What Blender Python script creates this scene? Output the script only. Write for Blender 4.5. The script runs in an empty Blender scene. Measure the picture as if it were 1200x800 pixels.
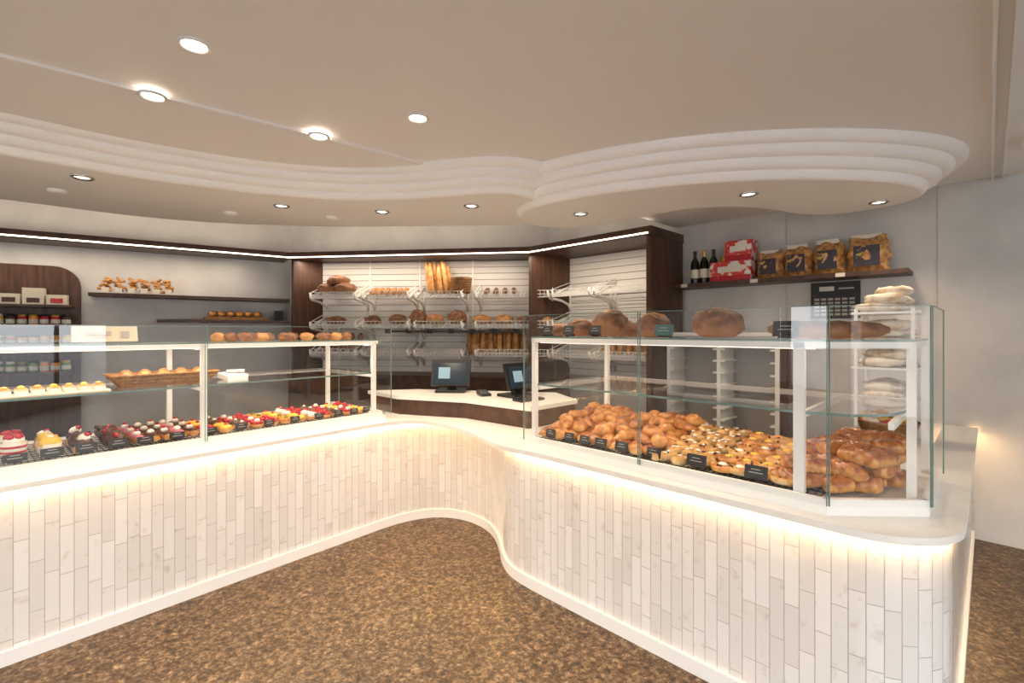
import bpy, math, random
from mathutils import Vector, Matrix, noise
random.seed(7)
S=bpy.context.scene
# ------------------------------------------------------------------ materials
def newmat(name):
    m=bpy.data.materials.new(name); m.use_nodes=True
    nt=m.node_tree; b=nt.nodes['Principled BSDF']
    return m,nt,b
def P(name,col,rough=.5,metal=0,emit=None,es=0,col2=None,scale=8,bump=0,bscale=40,stretch=None,detail=4,spec=None,coat=0,lo=.35,hi=.65):
    m,nt,b=newmat(name)
    b.inputs['Base Color'].default_value=(*col,1); b.inputs['Roughness'].default_value=rough; b.inputs['Metallic'].default_value=metal
    if coat: b.inputs['Coat Weight'].default_value=coat; b.inputs['Coat Roughness'].default_value=.15
    if spec is not None: b.inputs['Specular IOR Level'].default_value=spec
    if emit: b.inputs['Emission Color'].default_value=(*emit,1); b.inputs['Emission Strength'].default_value=es
    tc=nt.nodes.new('ShaderNodeTexCoord'); src=tc.outputs['Object']
    if stretch:
        mp=nt.nodes.new('ShaderNodeMapping'); mp.inputs['Scale'].default_value=stretch
        nt.links.new(src,mp.inputs['Vector']); src=mp.outputs['Vector']
    if col2:
        n=nt.nodes.new('ShaderNodeTexNoise'); n.inputs['Scale'].default_value=scale; n.inputs['Detail'].default_value=detail
        nt.links.new(src,n.inputs['Vector'])
        r=nt.nodes.new('ShaderNodeValToRGB'); r.color_ramp.elements[0].position=lo; r.color_ramp.elements[1].position=hi
        r.color_ramp.elements[0].color=(*col,1); r.color_ramp.elements[1].color=(*col2,1)
        nt.links.new(n.outputs['Fac'],r.inputs['Fac']); nt.links.new(r.outputs['Color'],b.inputs['Base Color'])
    if bump:
        n=nt.nodes.new('ShaderNodeTexNoise'); n.inputs['Scale'].default_value=bscale; n.inputs['Detail'].default_value=3
        nt.links.new(src,n.inputs['Vector'])
        bp=nt.nodes.new('ShaderNodeBump'); bp.inputs['Strength'].default_value=bump; bp.inputs['Distance'].default_value=.01
        nt.links.new(n.outputs['Fac'],bp.inputs['Height']); nt.links.new(bp.outputs['Normal'],b.inputs['Normal'])
    return m
def emis(name,col,st):
    m,nt,b=newmat(name); b.inputs['Base Color'].default_value=(*col,1)
    b.inputs['Emission Color'].default_value=(*col,1); b.inputs['Emission Strength'].default_value=st; return m
def glassmat(name,tint):
    m=bpy.data.materials.new(name); m.use_nodes=True; nt=m.node_tree; nt.nodes.clear()
    o=nt.nodes.new('ShaderNodeOutputMaterial'); mx=nt.nodes.new('ShaderNodeMixShader')
    t=nt.nodes.new('ShaderNodeBsdfTransparent'); t.inputs['Color'].default_value=(*tint,1)
    g=nt.nodes.new('ShaderNodeBsdfGlossy'); g.inputs['Roughness'].default_value=.0; g.inputs['Color'].default_value=(1,1,1,1)
    lw=nt.nodes.new('ShaderNodeLayerWeight'); lw.inputs['Blend'].default_value=.5
    p=nt.nodes.new('ShaderNodeMath'); p.operation='POWER'; p.inputs[1].default_value=5
    ma=nt.nodes.new('ShaderNodeMath'); ma.operation='MULTIPLY_ADD'; ma.inputs[1].default_value=.85; ma.inputs[2].default_value=.05
    nt.links.new(lw.outputs['Facing'],p.inputs[0]); nt.links.new(p.outputs[0],ma.inputs[0]); nt.links.new(ma.outputs[0],mx.inputs['Fac'])
    nt.links.new(t.outputs[0],mx.inputs[1]); nt.links.new(g.outputs[0],mx.inputs[2]); nt.links.new(mx.outputs[0],o.inputs['Surface'])
    return m
def bakemat(name,c_side,c_top,c_dark,rough=.45,scale=35,coat=.0):
    m,nt,b=newmat(name); b.inputs['Roughness'].default_value=rough
    if coat: b.inputs['Coat Weight'].default_value=coat; b.inputs['Coat Roughness'].default_value=.2
    tc=nt.nodes.new('ShaderNodeTexCoord')
    n=nt.nodes.new('ShaderNodeTexNoise'); n.inputs['Scale'].default_value=scale; n.inputs['Detail'].default_value=4
    nt.links.new(tc.outputs['Object'],n.inputs['Vector'])
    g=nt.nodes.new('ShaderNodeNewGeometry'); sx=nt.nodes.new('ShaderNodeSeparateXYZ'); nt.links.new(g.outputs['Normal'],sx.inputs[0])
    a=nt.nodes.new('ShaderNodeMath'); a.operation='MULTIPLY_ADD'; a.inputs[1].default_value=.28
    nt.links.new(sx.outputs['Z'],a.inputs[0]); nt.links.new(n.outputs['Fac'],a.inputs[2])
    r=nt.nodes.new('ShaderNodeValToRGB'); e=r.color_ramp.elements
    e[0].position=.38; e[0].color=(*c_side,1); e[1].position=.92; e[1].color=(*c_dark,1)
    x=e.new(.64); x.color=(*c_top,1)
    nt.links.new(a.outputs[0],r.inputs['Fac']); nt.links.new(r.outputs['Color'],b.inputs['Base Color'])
    bp=nt.nodes.new('ShaderNodeBump'); bp.inputs['Strength'].default_value=.4; bp.inputs['Distance'].default_value=.006
    nt.links.new(n.outputs['Fac'],bp.inputs['Height']); nt.links.new(bp.outputs['Normal'],b.inputs['Normal'])
    return m
M={}
M['wall']=P('wall_plaster',(.54,.54,.53),.7,col2=(.72,.71,.69),scale=2.2,bump=.08,bscale=12,detail=8,lo=.3,hi=.7)
M['ceil']=P('ceiling_paint',(.88,.86,.84),.75)
M['cove']=P('ceiling_cove_paint',(.95,.94,.92),.55)
M['white']=P('white_lacquer',(.86,.86,.84),.3)
M['top']=P('white_worktop',(.82,.81,.78),.28,col2=(.86,.85,.82),scale=6)
M['wood']=P('dark_walnut',(.045,.018,.010),.42,col2=(.10,.042,.022),scale=5,stretch=(6,6,.7),detail=6)
M['woodh']=P('dark_walnut_shelf',(.045,.019,.011),.42,col2=(.09,.040,.021),scale=12,detail=6)
M['slat']=P('slat_white',(.78,.76,.72),.5)
M['slatg']=P('slat_groove',(.34,.32,.29),.6)
M['wire']=P('white_wire',(.88,.87,.85),.35)
M['black']=P('black_plastic',(.012,.012,.014),.35)
M['blackc']=P('black_card',(.018,.018,.02),.5)
M['steel']=P('chrome',(.7,.7,.7),.18,1)
M['glass']=glassmat('clear_glass',(.97,.98,.978))
M['gedge']=P('glass_edge',(.16,.25,.23),.2)
M['led']=emis('led_warm',(1,.62,.28),62)
M['ledw']=emis('led_white',(1,.84,.66),6)
M['railglow']=emis('case_rail_glow',(1,.88,.74),1.4)  # lit rail of the right case, reused for the added left strip
M['lamp']=emis('lamp_disc',(1,.86,.68),30)
M['lampdim']=emis('lamp_disc_dim',(1,.9,.78),2.5)
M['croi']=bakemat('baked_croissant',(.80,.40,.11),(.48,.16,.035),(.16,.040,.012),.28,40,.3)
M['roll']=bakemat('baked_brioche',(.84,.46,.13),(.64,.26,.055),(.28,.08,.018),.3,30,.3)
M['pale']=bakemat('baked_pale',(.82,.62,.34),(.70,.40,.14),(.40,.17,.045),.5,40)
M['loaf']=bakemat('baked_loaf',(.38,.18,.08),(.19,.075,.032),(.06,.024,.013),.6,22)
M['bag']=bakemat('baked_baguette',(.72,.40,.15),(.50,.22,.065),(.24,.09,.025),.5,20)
M['flour']=P('floury_bread',(.62,.46,.30),.8,col2=(.88,.81,.70),scale=16,lo=.35,hi=.55)
M['choc']=P('chocolate',(.05,.018,.010),.35,col2=(.13,.05,.025),scale=60,bump=.5,bscale=80)
M['cream']=P('cream',(.90,.84,.74),.5,bump=.2)
M['berry']=P('berry_red',(.60,.02,.03),.25,col2=(.38,.01,.03),scale=50)
M['pink']=P('pink_glaze',(.75,.22,.30),.3)
M['yel']=P('lemon_yellow',(.88,.55,.06),.35)
M['orng']=P('orange_paste',(.85,.33,.04),.35)
M['green']=P('green_leaf',(.12,.25,.04),.5)
M['card']=P('cream_card',(.74,.68,.54),.6)
M['redbox']=P('red_box',(.62,.04,.03),.45,col2=(.8,.75,.7),scale=14,lo=.52,hi=.56)
M['ltext']=P('print_grey',(.45,.43,.40),.6)
M['dkgreen']=P('bottle_glass',(.008,.012,.006),.12)
M['gold']=P('gold_foil',(.65,.42,.12),.35,.6)
M['label']=P('label_paper',(.76,.72,.62),.6)
M['bagbis']=P('biscuits_in_bag',(.76,.42,.14),.22,col2=(.36,.14,.04),scale=30,bump=.6,bscale=25,coat=.6)
M['purple']=P('dark_label',(.03,.02,.03),.3,col2=(.5,.35,.05),scale=20,lo=.62,hi=.64)
M['wicker']=P('wicker',(.40,.20,.07),.7,col2=(.20,.09,.03),scale=60)
M['screen']=P('screen',(.01,.02,.03),.15,emit=(.10,.16,.22),es=.10)
M['scr2']=P('screen_ui',(.1,.2,.25),.3,emit=(.45,.55,.62),es=.5)
M['teal']=P('teal_card',(.03,.13,.13),.5)
M['asph']=P('street_asphalt',(.18,.18,.19),.9)
M['facade']=P('street_facade',(.45,.40,.34),.9,col2=(.55,.5,.45),scale=.8)

def floor_mat():
    m,nt,b=newmat('brown_granite'); b.inputs['Roughness'].default_value=.42; b.inputs['Specular IOR Level'].default_value=.35
    tc=nt.nodes.new('ShaderNodeTexCoord')
    n1=nt.nodes.new('ShaderNodeTexNoise'); n1.inputs['Scale'].default_value=44; n1.inputs['Detail'].default_value=7; n1.inputs['Roughness'].default_value=.62; n1.inputs['Distortion'].default_value=.5
    v=nt.nodes.new('ShaderNodeTexVoronoi'); v.inputs['Scale'].default_value=100
    nt.links.new(tc.outputs['Object'],n1.inputs['Vector'])
    mpx=nt.nodes.new('ShaderNodeVectorMath'); mpx.operation='ADD'
    sc=nt.nodes.new('ShaderNodeVectorMath'); sc.operation='SCALE'; sc.inputs['Scale'].default_value=.04
    nt.links.new(n1.outputs['Color'],sc.inputs[0]); nt.links.new(tc.outputs['Object'],mpx.inputs[0]); nt.links.new(sc.outputs[0],mpx.inputs[1])
    nt.links.new(mpx.outputs[0],v.inputs['Vector'])
    r=nt.nodes.new('ShaderNodeValToRGB'); e=r.color_ramp.elements
    e[0].position=.34;e[0].color=(.030,.020,.013,1); e[1].position=.70;e[1].color=(.38,.29,.20,1)
    x=e.new(.47); x.color=(.105,.068,.040,1)
    x=e.new(.57); x.color=(.20,.135,.080,1)
    nt.links.new(n1.outputs['Fac'],r.inputs['Fac'])
    sp=nt.nodes.new('ShaderNodeSeparateXYZ'); nt.links.new(v.outputs['Color'],sp.inputs[0])
    r2=nt.nodes.new('ShaderNodeValToRGB'); f=r2.color_ramp.elements
    f[0].position=.0; f[0].color=(.38,.36,.34,1); f[1].position=1; f[1].color=(1.3,1.27,1.2,1)
    nt.links.new(sp.outputs['X'],r2.inputs['Fac'])
    mx=nt.nodes.new('ShaderNodeMix'); mx.data_type='RGBA'; mx.blend_type='MULTIPLY'; mx.inputs['Factor'].default_value=.9
    nt.links.new(r.outputs['Color'],mx.inputs[6]); nt.links.new(r2.outputs['Color'],mx.inputs[7])
    mp=nt.nodes.new('ShaderNodeMapping'); mp.inputs['Rotation'].default_value=(0,0,math.radians(45)); nt.links.new(tc.outputs['Object'],mp.inputs['Vector'])
    br=nt.nodes.new('ShaderNodeTexBrick'); br.offset=0; br.inputs['Scale'].default_value=1; br.inputs['Brick Width'].default_value=.6; br.inputs['Row Height'].default_value=.6; br.inputs['Mortar Size'].default_value=.0012
    br.inputs['Color1'].default_value=(1,1,1,1);br.inputs['Color2'].default_value=(.93,.93,.93,1);br.inputs['Mortar'].default_value=(.55,.52,.5,1)
    nt.links.new(mp.outputs[0],br.inputs['Vector'])
    m2=nt.nodes.new('ShaderNodeMix'); m2.data_type='RGBA'; m2.blend_type='MULTIPLY'; m2.inputs['Factor'].default_value=1
    nt.links.new(mx.outputs[2],m2.inputs[6]); nt.links.new(br.outputs['Color'],m2.inputs[7])
    nt.links.new(m2.outputs[2],b.inputs['Base Color']); return m
M['floor']=floor_mat()
def tile_mat():
    m,nt,b=newmat('glazed_vertical_tile'); 
    uv=nt.nodes.new('ShaderNodeUVMap'); uv.uv_map='UVMap'
    s=nt.nodes.new('ShaderNodeSeparateXYZ'); nt.links.new(uv.outputs[0],s.inputs[0])
    W=.048;H=.215
    d=nt.nodes.new('ShaderNodeMath'); d.operation='DIVIDE'; d.inputs[1].default_value=W; nt.links.new(s.outputs['X'],d.inputs[0])
    fl=nt.nodes.new('ShaderNodeMath'); fl.operation='FLOOR'; nt.links.new(d.outputs[0],fl.inputs[0])
    wn=nt.nodes.new('ShaderNodeTexWhiteNoise'); wn.noise_dimensions='1D'; nt.links.new(fl.outputs[0],wn.inputs['W'])
    ma=nt.nodes.new('ShaderNodeMath'); ma.operation='MULTIPLY_ADD'; ma.inputs[1].default_value=H; nt.links.new(wn.outputs['Value'],ma.inputs[0]); nt.links.new(s.outputs['Y'],ma.inputs[2])
    c=nt.nodes.new('ShaderNodeCombineXYZ'); nt.links.new(ma.outputs[0],c.inputs['X']); nt.links.new(s.outputs['X'],c.inputs['Y'])
    br=nt.nodes.new('ShaderNodeTexBrick'); br.offset=0; br.squash=1
    br.inputs['Scale'].default_value=1; br.inputs['Brick Width'].default_value=H; br.inputs['Row Height'].default_value=W; br.inputs['Mortar Size'].default_value=.0016; br.inputs['Mortar Smooth'].default_value=.3; br.inputs['Bias'].default_value=-.1
    br.inputs['Color1'].default_value=(.80,.79,.77,1); br.inputs['Color2'].default_value=(.68,.66,.635,1); br.inputs['Mortar'].default_value=(.50,.47,.44,1)
    nt.links.new(c.outputs[0],br.inputs['Vector'])
    n=nt.nodes.new('ShaderNodeTexNoise'); n.noise_dimensions='4D'; n.inputs['Scale'].default_value=14; n.inputs['Detail'].default_value=8; n.inputs['Roughness'].default_value=.75
    wm=nt.nodes.new('ShaderNodeMath'); wm.operation='MULTIPLY'; wm.inputs[1].default_value=30; nt.links.new(wn.outputs['Value'],wm.inputs[0])
    nt.links.new(uv.outputs[0],n.inputs['Vector']); nt.links.new(wm.outputs[0],n.inputs['W'])
    r=nt.nodes.new('ShaderNodeValToRGB'); e=r.color_ramp.elements; e[0].position=.27; e[0].color=(.60,.48,.36,1); e[1].position=.44; e[1].color=(1,1,1,1)
    nt.links.new(n.outputs['Fac'],r.inputs['Fac'])
    mx=nt.nodes.new('ShaderNodeMix'); mx.data_type='RGBA'; mx.blend_type='MULTIPLY'; mx.inputs['Factor'].default_value=.7
    nt.links.new(br.outputs['Color'],mx.inputs[6]); nt.links.new(r.outputs['Color'],mx.inputs[7]); nt.links.new(mx.outputs[2],b.inputs['Base Color'])
    b.inputs['Roughness'].default_value=.14
    n2=nt.nodes.new('ShaderNodeTexNoise'); n2.noise_dimensions='4D'; n2.inputs['Scale'].default_value=9; nt.links.new(uv.outputs[0],n2.inputs['Vector']); nt.links.new(wm.outputs[0],n2.inputs['W'])
    inv=nt.nodes.new('ShaderNodeMath'); inv.operation='MULTIPLY_ADD'; inv.inputs[1].default_value=-.5; nt.links.new(br.outputs['Fac'],inv.inputs[0]); nt.links.new(n2.outputs['Fac'],inv.inputs[2])
    bp=nt.nodes.new('ShaderNodeBump'); bp.inputs['Strength'].default_value=.8; bp.inputs['Distance'].default_value=.006
    nt.links.new(inv.outputs[0],bp.inputs['Height']); nt.links.new(bp.outputs['Normal'],b.inputs['Normal'])
    return m
M['tile']=tile_mat()

# ------------------------------------------------------------------ mesh builder
class MB:
    def __init__(s,name): s.name=name; s.v=[]; s.f=[]; s.fm=[]; s.fs=[]; s.mats=[]; s.uv={}
    def mi(s,k):
        if k not in s.mats: s.mats.append(k)
        return s.mats.index(k)
    def add(s,vs,fs,mat,smooth=False):
        o=len(s.v); s.v+= [tuple(v) for v in vs]
        for i,f in enumerate(fs):
            s.f.append([o+j for j in f]); s.fm.append(s.mi(mat[i] if isinstance(mat,(list,tuple)) else mat)); s.fs.append(smooth)
    def hexa(s,c,mat):
        s.add(c,[(0,3,2,1),(4,5,6,7),(0,1,5,4),(1,2,6,5),(2,3,7,6),(3,0,4,7)],mat)
    def box(s,c,d,mat,rz=0,rx=0,ry=0):
        R=Matrix.Rotation(rz,3,'Z')@Matrix.Rotation(ry,3,'Y')@Matrix.Rotation(rx,3,'X'); c=Vector(c)
        x,y,z=[k/2 for k in d]
        s.hexa([c+R@Vector(p) for p in [(-x,-y,-z),(x,-y,-z),(x,y,-z),(-x,y,-z),(-x,-y,z),(x,-y,z),(x,y,z),(-x,y,z)]],mat)
    def prism(s,poly,z0,z1,mat,side=None,cap=True):
        n=len(poly); a=sum(poly[i][0]*poly[(i+1)%n][1]-poly[(i+1)%n][0]*poly[i][1] for i in range(n))
        if a<0: poly=list(reversed(poly))
        vs=[(p[0],p[1],z0) for p in poly]+[(p[0],p[1],z1) for p in poly]
        if cap: s.add(vs,[tuple(reversed(range(n))),tuple(range(n,2*n))],mat)
        s.add(vs,[(i,(i+1)%n,n+(i+1)%n,n+i) for i in range(n)],side or mat)
    def sph(s,c,r,mat,rz=0,rx=0,ry=0,seg=12,ring=8,jit=0,flat=0):
        R=Matrix.Rotation(rz,3,'Z')@Matrix.Rotation(ry,3,'Y')@Matrix.Rotation(rx,3,'X'); c=Vector(c)
        if not isinstance(r,(tuple,list)): r=(r,r,r)
        vs=[];off=Vector((random.random()*9,random.random()*9,0))
        for i in range(ring+1):
            th=math.pi*i/ring
            for j in range(seg):
                ph=2*math.pi*j/seg
                p=Vector((math.sin(th)*math.cos(ph),math.sin(th)*math.sin(ph),math.cos(th)))
                k=1+(jit*noise.noise(p*2.2+off) if jit else 0)
                q=Vector((p.x*r[0]*k,p.y*r[1]*k,p.z*r[2]*k))
                if flat and q.z<-flat*r[2]: q.z=-flat*r[2]
                vs.append(c+R@q)
        fs=[(i*seg+j,(i+1)*seg+j,(i+1)*seg+(j+1)%seg,i*seg+(j+1)%seg) for i in range(ring) for j in range(seg)]
        s.add(vs,fs,mat,True)
    def tube(s,pts,rad,mat,n=8,sq=1,smooth=True,cap=True):
        pts=[Vector(p) for p in pts]; m=len(pts)
        if not isinstance(rad,(list,tuple)): rad=[rad]*m
        vs=[]
        for i,p in enumerate(pts):
            t=(pts[min(i+1,m-1)]-pts[max(i-1,0)]).normalized()
            up=Vector((0,0,1)) if abs(t.z)<.9 else Vector((1,0,0))
            a=t.cross(up).normalized(); b=a.cross(t)
            for j in range(n):
                an=2*math.pi*(j+.5)/n
                vs.append(p+a*math.cos(an)*rad[i]+b*math.sin(an)*rad[i]*sq)
        fs=[(i*n+j,i*n+(j+1)%n,(i+1)*n+(j+1)%n,(i+1)*n+j) for i in range(m-1) for j in range(n)]
        if cap: fs+=[tuple(reversed(range(n))),tuple(range((m-1)*n,m*n))]
        s.add(vs,fs,mat,smooth)
    def rod(s,a,b,r,mat,n=4): s.tube([a,b],r,mat,n,smooth=False)
    def lathe(s,c,prof,mat,n=16,smooth=True):
        vs=[(c[0]+r*math.cos(2*math.pi*j/n),c[1]+r*math.sin(2*math.pi*j/n),c[2]+z) for r,z in prof for j in range(n)]
        fs=[(i*n+j,i*n+(j+1)%n,(i+1)*n+(j+1)%n,(i+1)*n+j) for i in range(len(prof)-1) for j in range(n)]
        s.add(vs,fs,mat,smooth)
    def quad(s,a,b,c,d,mat): s.add([a,b,c,d],[(0,1,2,3)],mat)
    def pane(s,p,q,z0,z1,e=.005):
        p=Vector((p[0],p[1],0)); q=Vector((q[0],q[1],0)); d=(q-p).normalized(); nrm=Vector((-d.y,d.x,0))*e/2
        s.quad((p.x,p.y,z0),(q.x,q.y,z0),(q.x,q.y,z1),(p.x,p.y,z1),'glass')
        def bar(a,b,za,zb):
            s.hexa([Vector((a_.x+k.x,a_.y+k.y,z)) for a_,k,z in
              [(a,-nrm,za),(b,-nrm,za),(b,nrm,za),(a,nrm,za),(a,-nrm,zb),(b,-nrm,zb),(b,nrm,zb),(a,nrm,zb)]],'gedge')
        bar(p,q,z1-.0025,z1); bar(p,p+d*.003,z0,z1); bar(q-d*.003,q,z0,z1)
    def hpane(s,poly,z,e=.008):
        s.add([(p[0],p[1],z) for p in poly],[tuple(range(len(poly)))],'glass')
        s.prism(poly,z-e,z,'gedge',cap=False)
    def croissant(s,c,L,r,rz,mat,bend=.9,tilt=0):
        n=17; pts=[];rad=[]
        R=Matrix.Rotation(rz,3,'Z')@Matrix.Rotation(tilt,3,'X'); c=Vector(c)
        for i in range(n):
            u=i/(n-1)*2-1
            a=u*bend
            x=L/2*math.sin(a)/math.sin(bend) ; y=-L/2*(1-math.cos(a))*.9
            pts.append(c+R@Vector((x,y,-r*.25*abs(u))))
            rad.append(r*max(.12,(1-abs(u)**2.1))**.75*(1 if i%2 else .80))
        s.tube(pts,rad,mat,10,sq=.85)
    def baguette(s,a,b,r,mat='bag'):
        a=Vector(a);b=Vector(b); n=13; pts=[];rad=[]
        for i in range(n):
            u=i/(n-1); pts.append(a.lerp(b,u)); e=abs(2*u-1)
            rad.append(r*max(.15,1-e**5)**.6*(1 if i%2 else .9))
        s.tube(pts,rad,mat,8)
    def painchoc(s,c,L,r,rz,mat,tilt=0):
        c=Vector(c);R=Matrix.Rotation(rz,3,'Z')@Matrix.Rotation(tilt,3,'Y')
        u=[-1,-.95,-.7,-.62,-.36,-.28,0,.08,.36,.44,.7,.95,1]; k=[.45,.78,1,.84,1.03,.86,1.06,.88,1.02,.86,1,.8,.45]
        s.tube([c+R@Vector((a*L/2,0,0)) for a in u],[r*q for q in k],mat,12,sq=.72)
    def build(s,bevel=0,parent=None):
        me=bpy.data.meshes.new(s.name)
        xs=[v[0] for v in s.v];ys=[v[1] for v in s.v];zs=[v[2] for v in s.v]
        c=Vector(((min(xs)+max(xs))/2,(min(ys)+max(ys))/2,min(zs)))
        me.from_pydata([(v[0]-c.x,v[1]-c.y,v[2]-c.z) for v in s.v],[],s.f)
        for k in s.mats: me.materials.append(M[k])
        for i,p in enumerate(me.polygons): p.material_index=s.fm[i]; p.use_smooth=s.fs[i]
        if s.uv:
            l=me.uv_layers.new(name='UVMap')
            for i,p in enumerate(me.polygons):
                if i in s.uv:
                    for j,li in enumerate(p.loop_indices): l.data[li].uv=s.uv[i][j]
        me.update()
        o=bpy.data.objects.new(s.name,me); S.collection.objects.link(o); o.location=c
        if bevel:
            b=o.modifiers.new('bev','BEVEL'); b.width=bevel; b.segments=2; b.limit_method='ANGLE'; b.angle_limit=math.radians(50)
        if parent: o.parent=parent; o.matrix_parent_inverse=Matrix.Translation(-parent.location)
        return o
def chaikin(p,it=3,closed=False):
    p=[Vector(q) for q in p]
    for _ in range(it):
        r=[] if closed else [p[0]]
        n=len(p)
        for i in range(n if closed else n-1):
            a=p[i];b=p[(i+1)%n]; r+= [a*.75+b*.25,a*.25+b*.75]
        if not closed: r.append(p[-1])
        p=r
    return p
class Fr:
    def __init__(s,O,a,b): s.O=Vector(O);s.a=Vector(a);s.b=Vector(b); s.ang=math.atan2(s.a.y,s.a.x)
    def __call__(s,u,t,z=None):
        p=s.O+s.a*u+s.b*t
        return (p.x,p.y) if z is None else (p.x,p.y,z)
    def box(s,mb,u0,u1,t0,t1,z0,z1,mat):
        mb.hexa([s(u0,t0,z0),s(u1,t0,z0),s(u1,t1,z0),s(u0,t1,z0),s(u0,t0,z1),s(u1,t0,z1),s(u1,t1,z1),s(u0,t1,z1)],mat)
def lamp(name,parent,loc,energy,sx,sy,rz=0,up=False,col=(1,.82,.63)):
    L=bpy.data.lights.new(name,'AREA'); L.shape='RECTANGLE'; L.size=sx; L.size_y=sy; L.energy=energy; L.color=col
    o=bpy.data.objects.new(name,L); S.collection.objects.link(o)
    o.parent=parent; o.matrix_parent_inverse=Matrix.Translation(-parent.location)
    o.location=loc; o.rotation_euler=(math.pi if up else 0,0,rz); return o
q2=.70711
RF=Fr((.075,2.695),(q2,-q2),(q2,q2))
_l=math.hypot(.652,.758)
LF=Fr((-2.20,2.05),(.652/_l,.758/_l),(-.758/_l,.652/_l))

# ------------------------------------------------------------------ room
fl=MB('floor'); fl.prism([(-7.6,-3.1),(7.1,-3.1),(7.1,-.6),(.5,6.1),(-2.8,6.3),(-7.6,3.1)],-.1,0,'floor'); fl.build()
def wall(name,a,b,z0=0,z1=2.95,th=.12,mat='wall'):
    a=Vector(a);b=Vector(b);d=(b-a).normalized();n=Vector((-d.y,d.x))*th
    m=MB(name); m.prism([a,b,b+n,a+n],z0,z1,mat); return m
wall('wall_left_back',(-2.8,6.05),(-7.5,2.8),th=-.12).build()
wall('wall_back',(-2.8,6.05),(.45,5.9)).build()
wall('wall_right',(.45,5.9),(7,-.65)).build()
wall('wall_left',(-7.5,2.8),(-7.5,-3),th=-.12).build()
wall('wall_right_side',(7,-.65),(7,-3)).build()
wf=MB('wall_front')
wf.prism([(-7.5,-3.12),(7,-3.12),(7,-3),(-7.5,-3)],0,.25,'wall'); wf.prism([(-7.5,-3.12),(7,-3.12),(7,-3),(-7.5,-3)],2.4,2.95,'wall')
for x in (-7.4,-3.6,.2,3.9,6.9): wf.prism([(x-.09,-3.12),(x+.09,-3.12),(x+.09,-3),(x-.09,-3)],.25,2.4,'wall')
wf.build()
for i,(x0,x1) in enumerate([(-7.31,-3.69),(-3.51,.11),(.29,3.81),(3.99,6.81)]):
    w=MB('window_%d'%(i+1))
    for z in (.25,2.34): w.box(((x0+x1)/2,-3.06,z+.03),(x1-x0,.06,.06),'black')
    for x in (x0+.03,(x0+x1)/2,x1-.03): w.box((x,-3.06,1.325),(.05,.05,2.03),'black')
    w.build()
st=MB('street_ground'); st.box((0,-18,-.2),(80,29,.1),'asph'); st.build()
fa=MB('street_building')
fa.box((-4,-22,3.2),(46,2,6.6),'facade')
for k in range(14): fa.box((-24+k*3.1,-20.98,3.9),(1.2,.06,1.6),'black'); fa.box((-24+k*3.1,-20.98,1.2),(1.6,.06,2.0),'black')
fa.build()

# ceiling
cm=MB('ceiling')
cm.prism([(-7.5,-3),(7,-3),(7,-.65),(1.62,4.72),(1.0,4.15),(.28,4.1),(-1.63,4.16),(-2.8,3.9),(-3.5,3.3),(-5.5,1.6),(-7.5,1.6)],2.42,2.5,'ceil')
cm.prism([(-4.6,-.6),(-1.88,1.75),(-1.07,2.42),(-.475,2.93),(0,3.35),(0,4.05),(-1.6,4.1),(-2.75,3.85),(-3.4,3.25),(-5.5,1.3)],2.406,2.42,'ceil')
cm.prism([(-7.6,-3.1),(7.1,-3.1),(7.1,-.6),(.5,6.05),(-2.8,6.2),(-7.6,2.95)],2.95,3.05,'ceil')
cm.build()
def soffit(name,poly,zb,zt,steps,dx):
    pts=chaikin(poly,3,True); n=len(pts)
    a=sum(pts[i].x*pts[(i+1)%n].y-pts[(i+1)%n].x*pts[i].y for i in range(n))
    if a<0: pts.reverse()
    nr=[]
    for i in range(n):
        t=(pts[(i+2)%n]-pts[i-2]).normalized(); nr.append(Vector((t.y,-t.x)))
    prof=[(0,zb)]; dz=(zt-zb)/steps
    for k in range(steps):
        for j in range(1,7):
            an=math.pi/2*j/6; prof.append((k*dx+dx*.66*math.sin(an),zb+k*dz+dz*(1-math.cos(an))))
        prof.append(((k+1)*dx,zb+(k+1)*dz-.001))
    m=MB(name); vs=[]
    for d,z in prof:
        for i in range(n): p=pts[i]+nr[i]*d; vs.append((p.x,p.y,z))
    fs=[(r*n+i,r*n+(i+1)%n,(r+1)*n+(i+1)%n,(r+1)*n+i) for r in range(len(prof)-1) for i in range(n)]
    m.add(vs,fs,'cove',False); m.add([(p.x,p.y,zb) for p in pts],[tuple(reversed(range(n)))],'ceil')
    return m.build()
soffit('ceiling_soffit_left',[(-5.2,-.1),(-4.3,.75),(-3.4,1.55),(-2.51,2.34),(-2.16,2.69),(-1.63,3.02),(-1.14,3.17),(-.7,3.16),(-.35,3.06),(-.02,2.98),(.25,3.25),(.3,3.87),(-.6,3.93),(-1.63,3.96),(-2.68,3.75),(-3.35,3.12),(-5.6,1.0)],2.265,2.422,4,.062)
soffit('ceiling_soffit_right',[(.05,3.4),(.18,3.14),(.51,2.90),(.85,2.74),(1.2,2.64),(1.65,2.60),(2.10,2.65),(2.37,2.77),(2.52,2.95),(2.50,3.15),(2.33,3.38),(2.05,3.38),(1.75,3.22),(1.45,3.14),(1.15,3.22),(.9,3.50),(.67,3.78),(.35,3.82),(.12,3.68)],2.225,2.422,4,.058)
t1=MB('trim_1'); 
TF=Fr((.3,.29),(q2,q2),(q2,-q2))
TF.box(t1,0,4.05,0,.012,2.395,2.42,'white'); TF.box(t1,0,4.05,.05,.062,2.395,2.42,'white'); t1.build()
al=MB('alarm_sensor'); al.box((2.72,2.5,2.40),(.14,.06,.04),'white',math.radians(45)); al.build()

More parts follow.
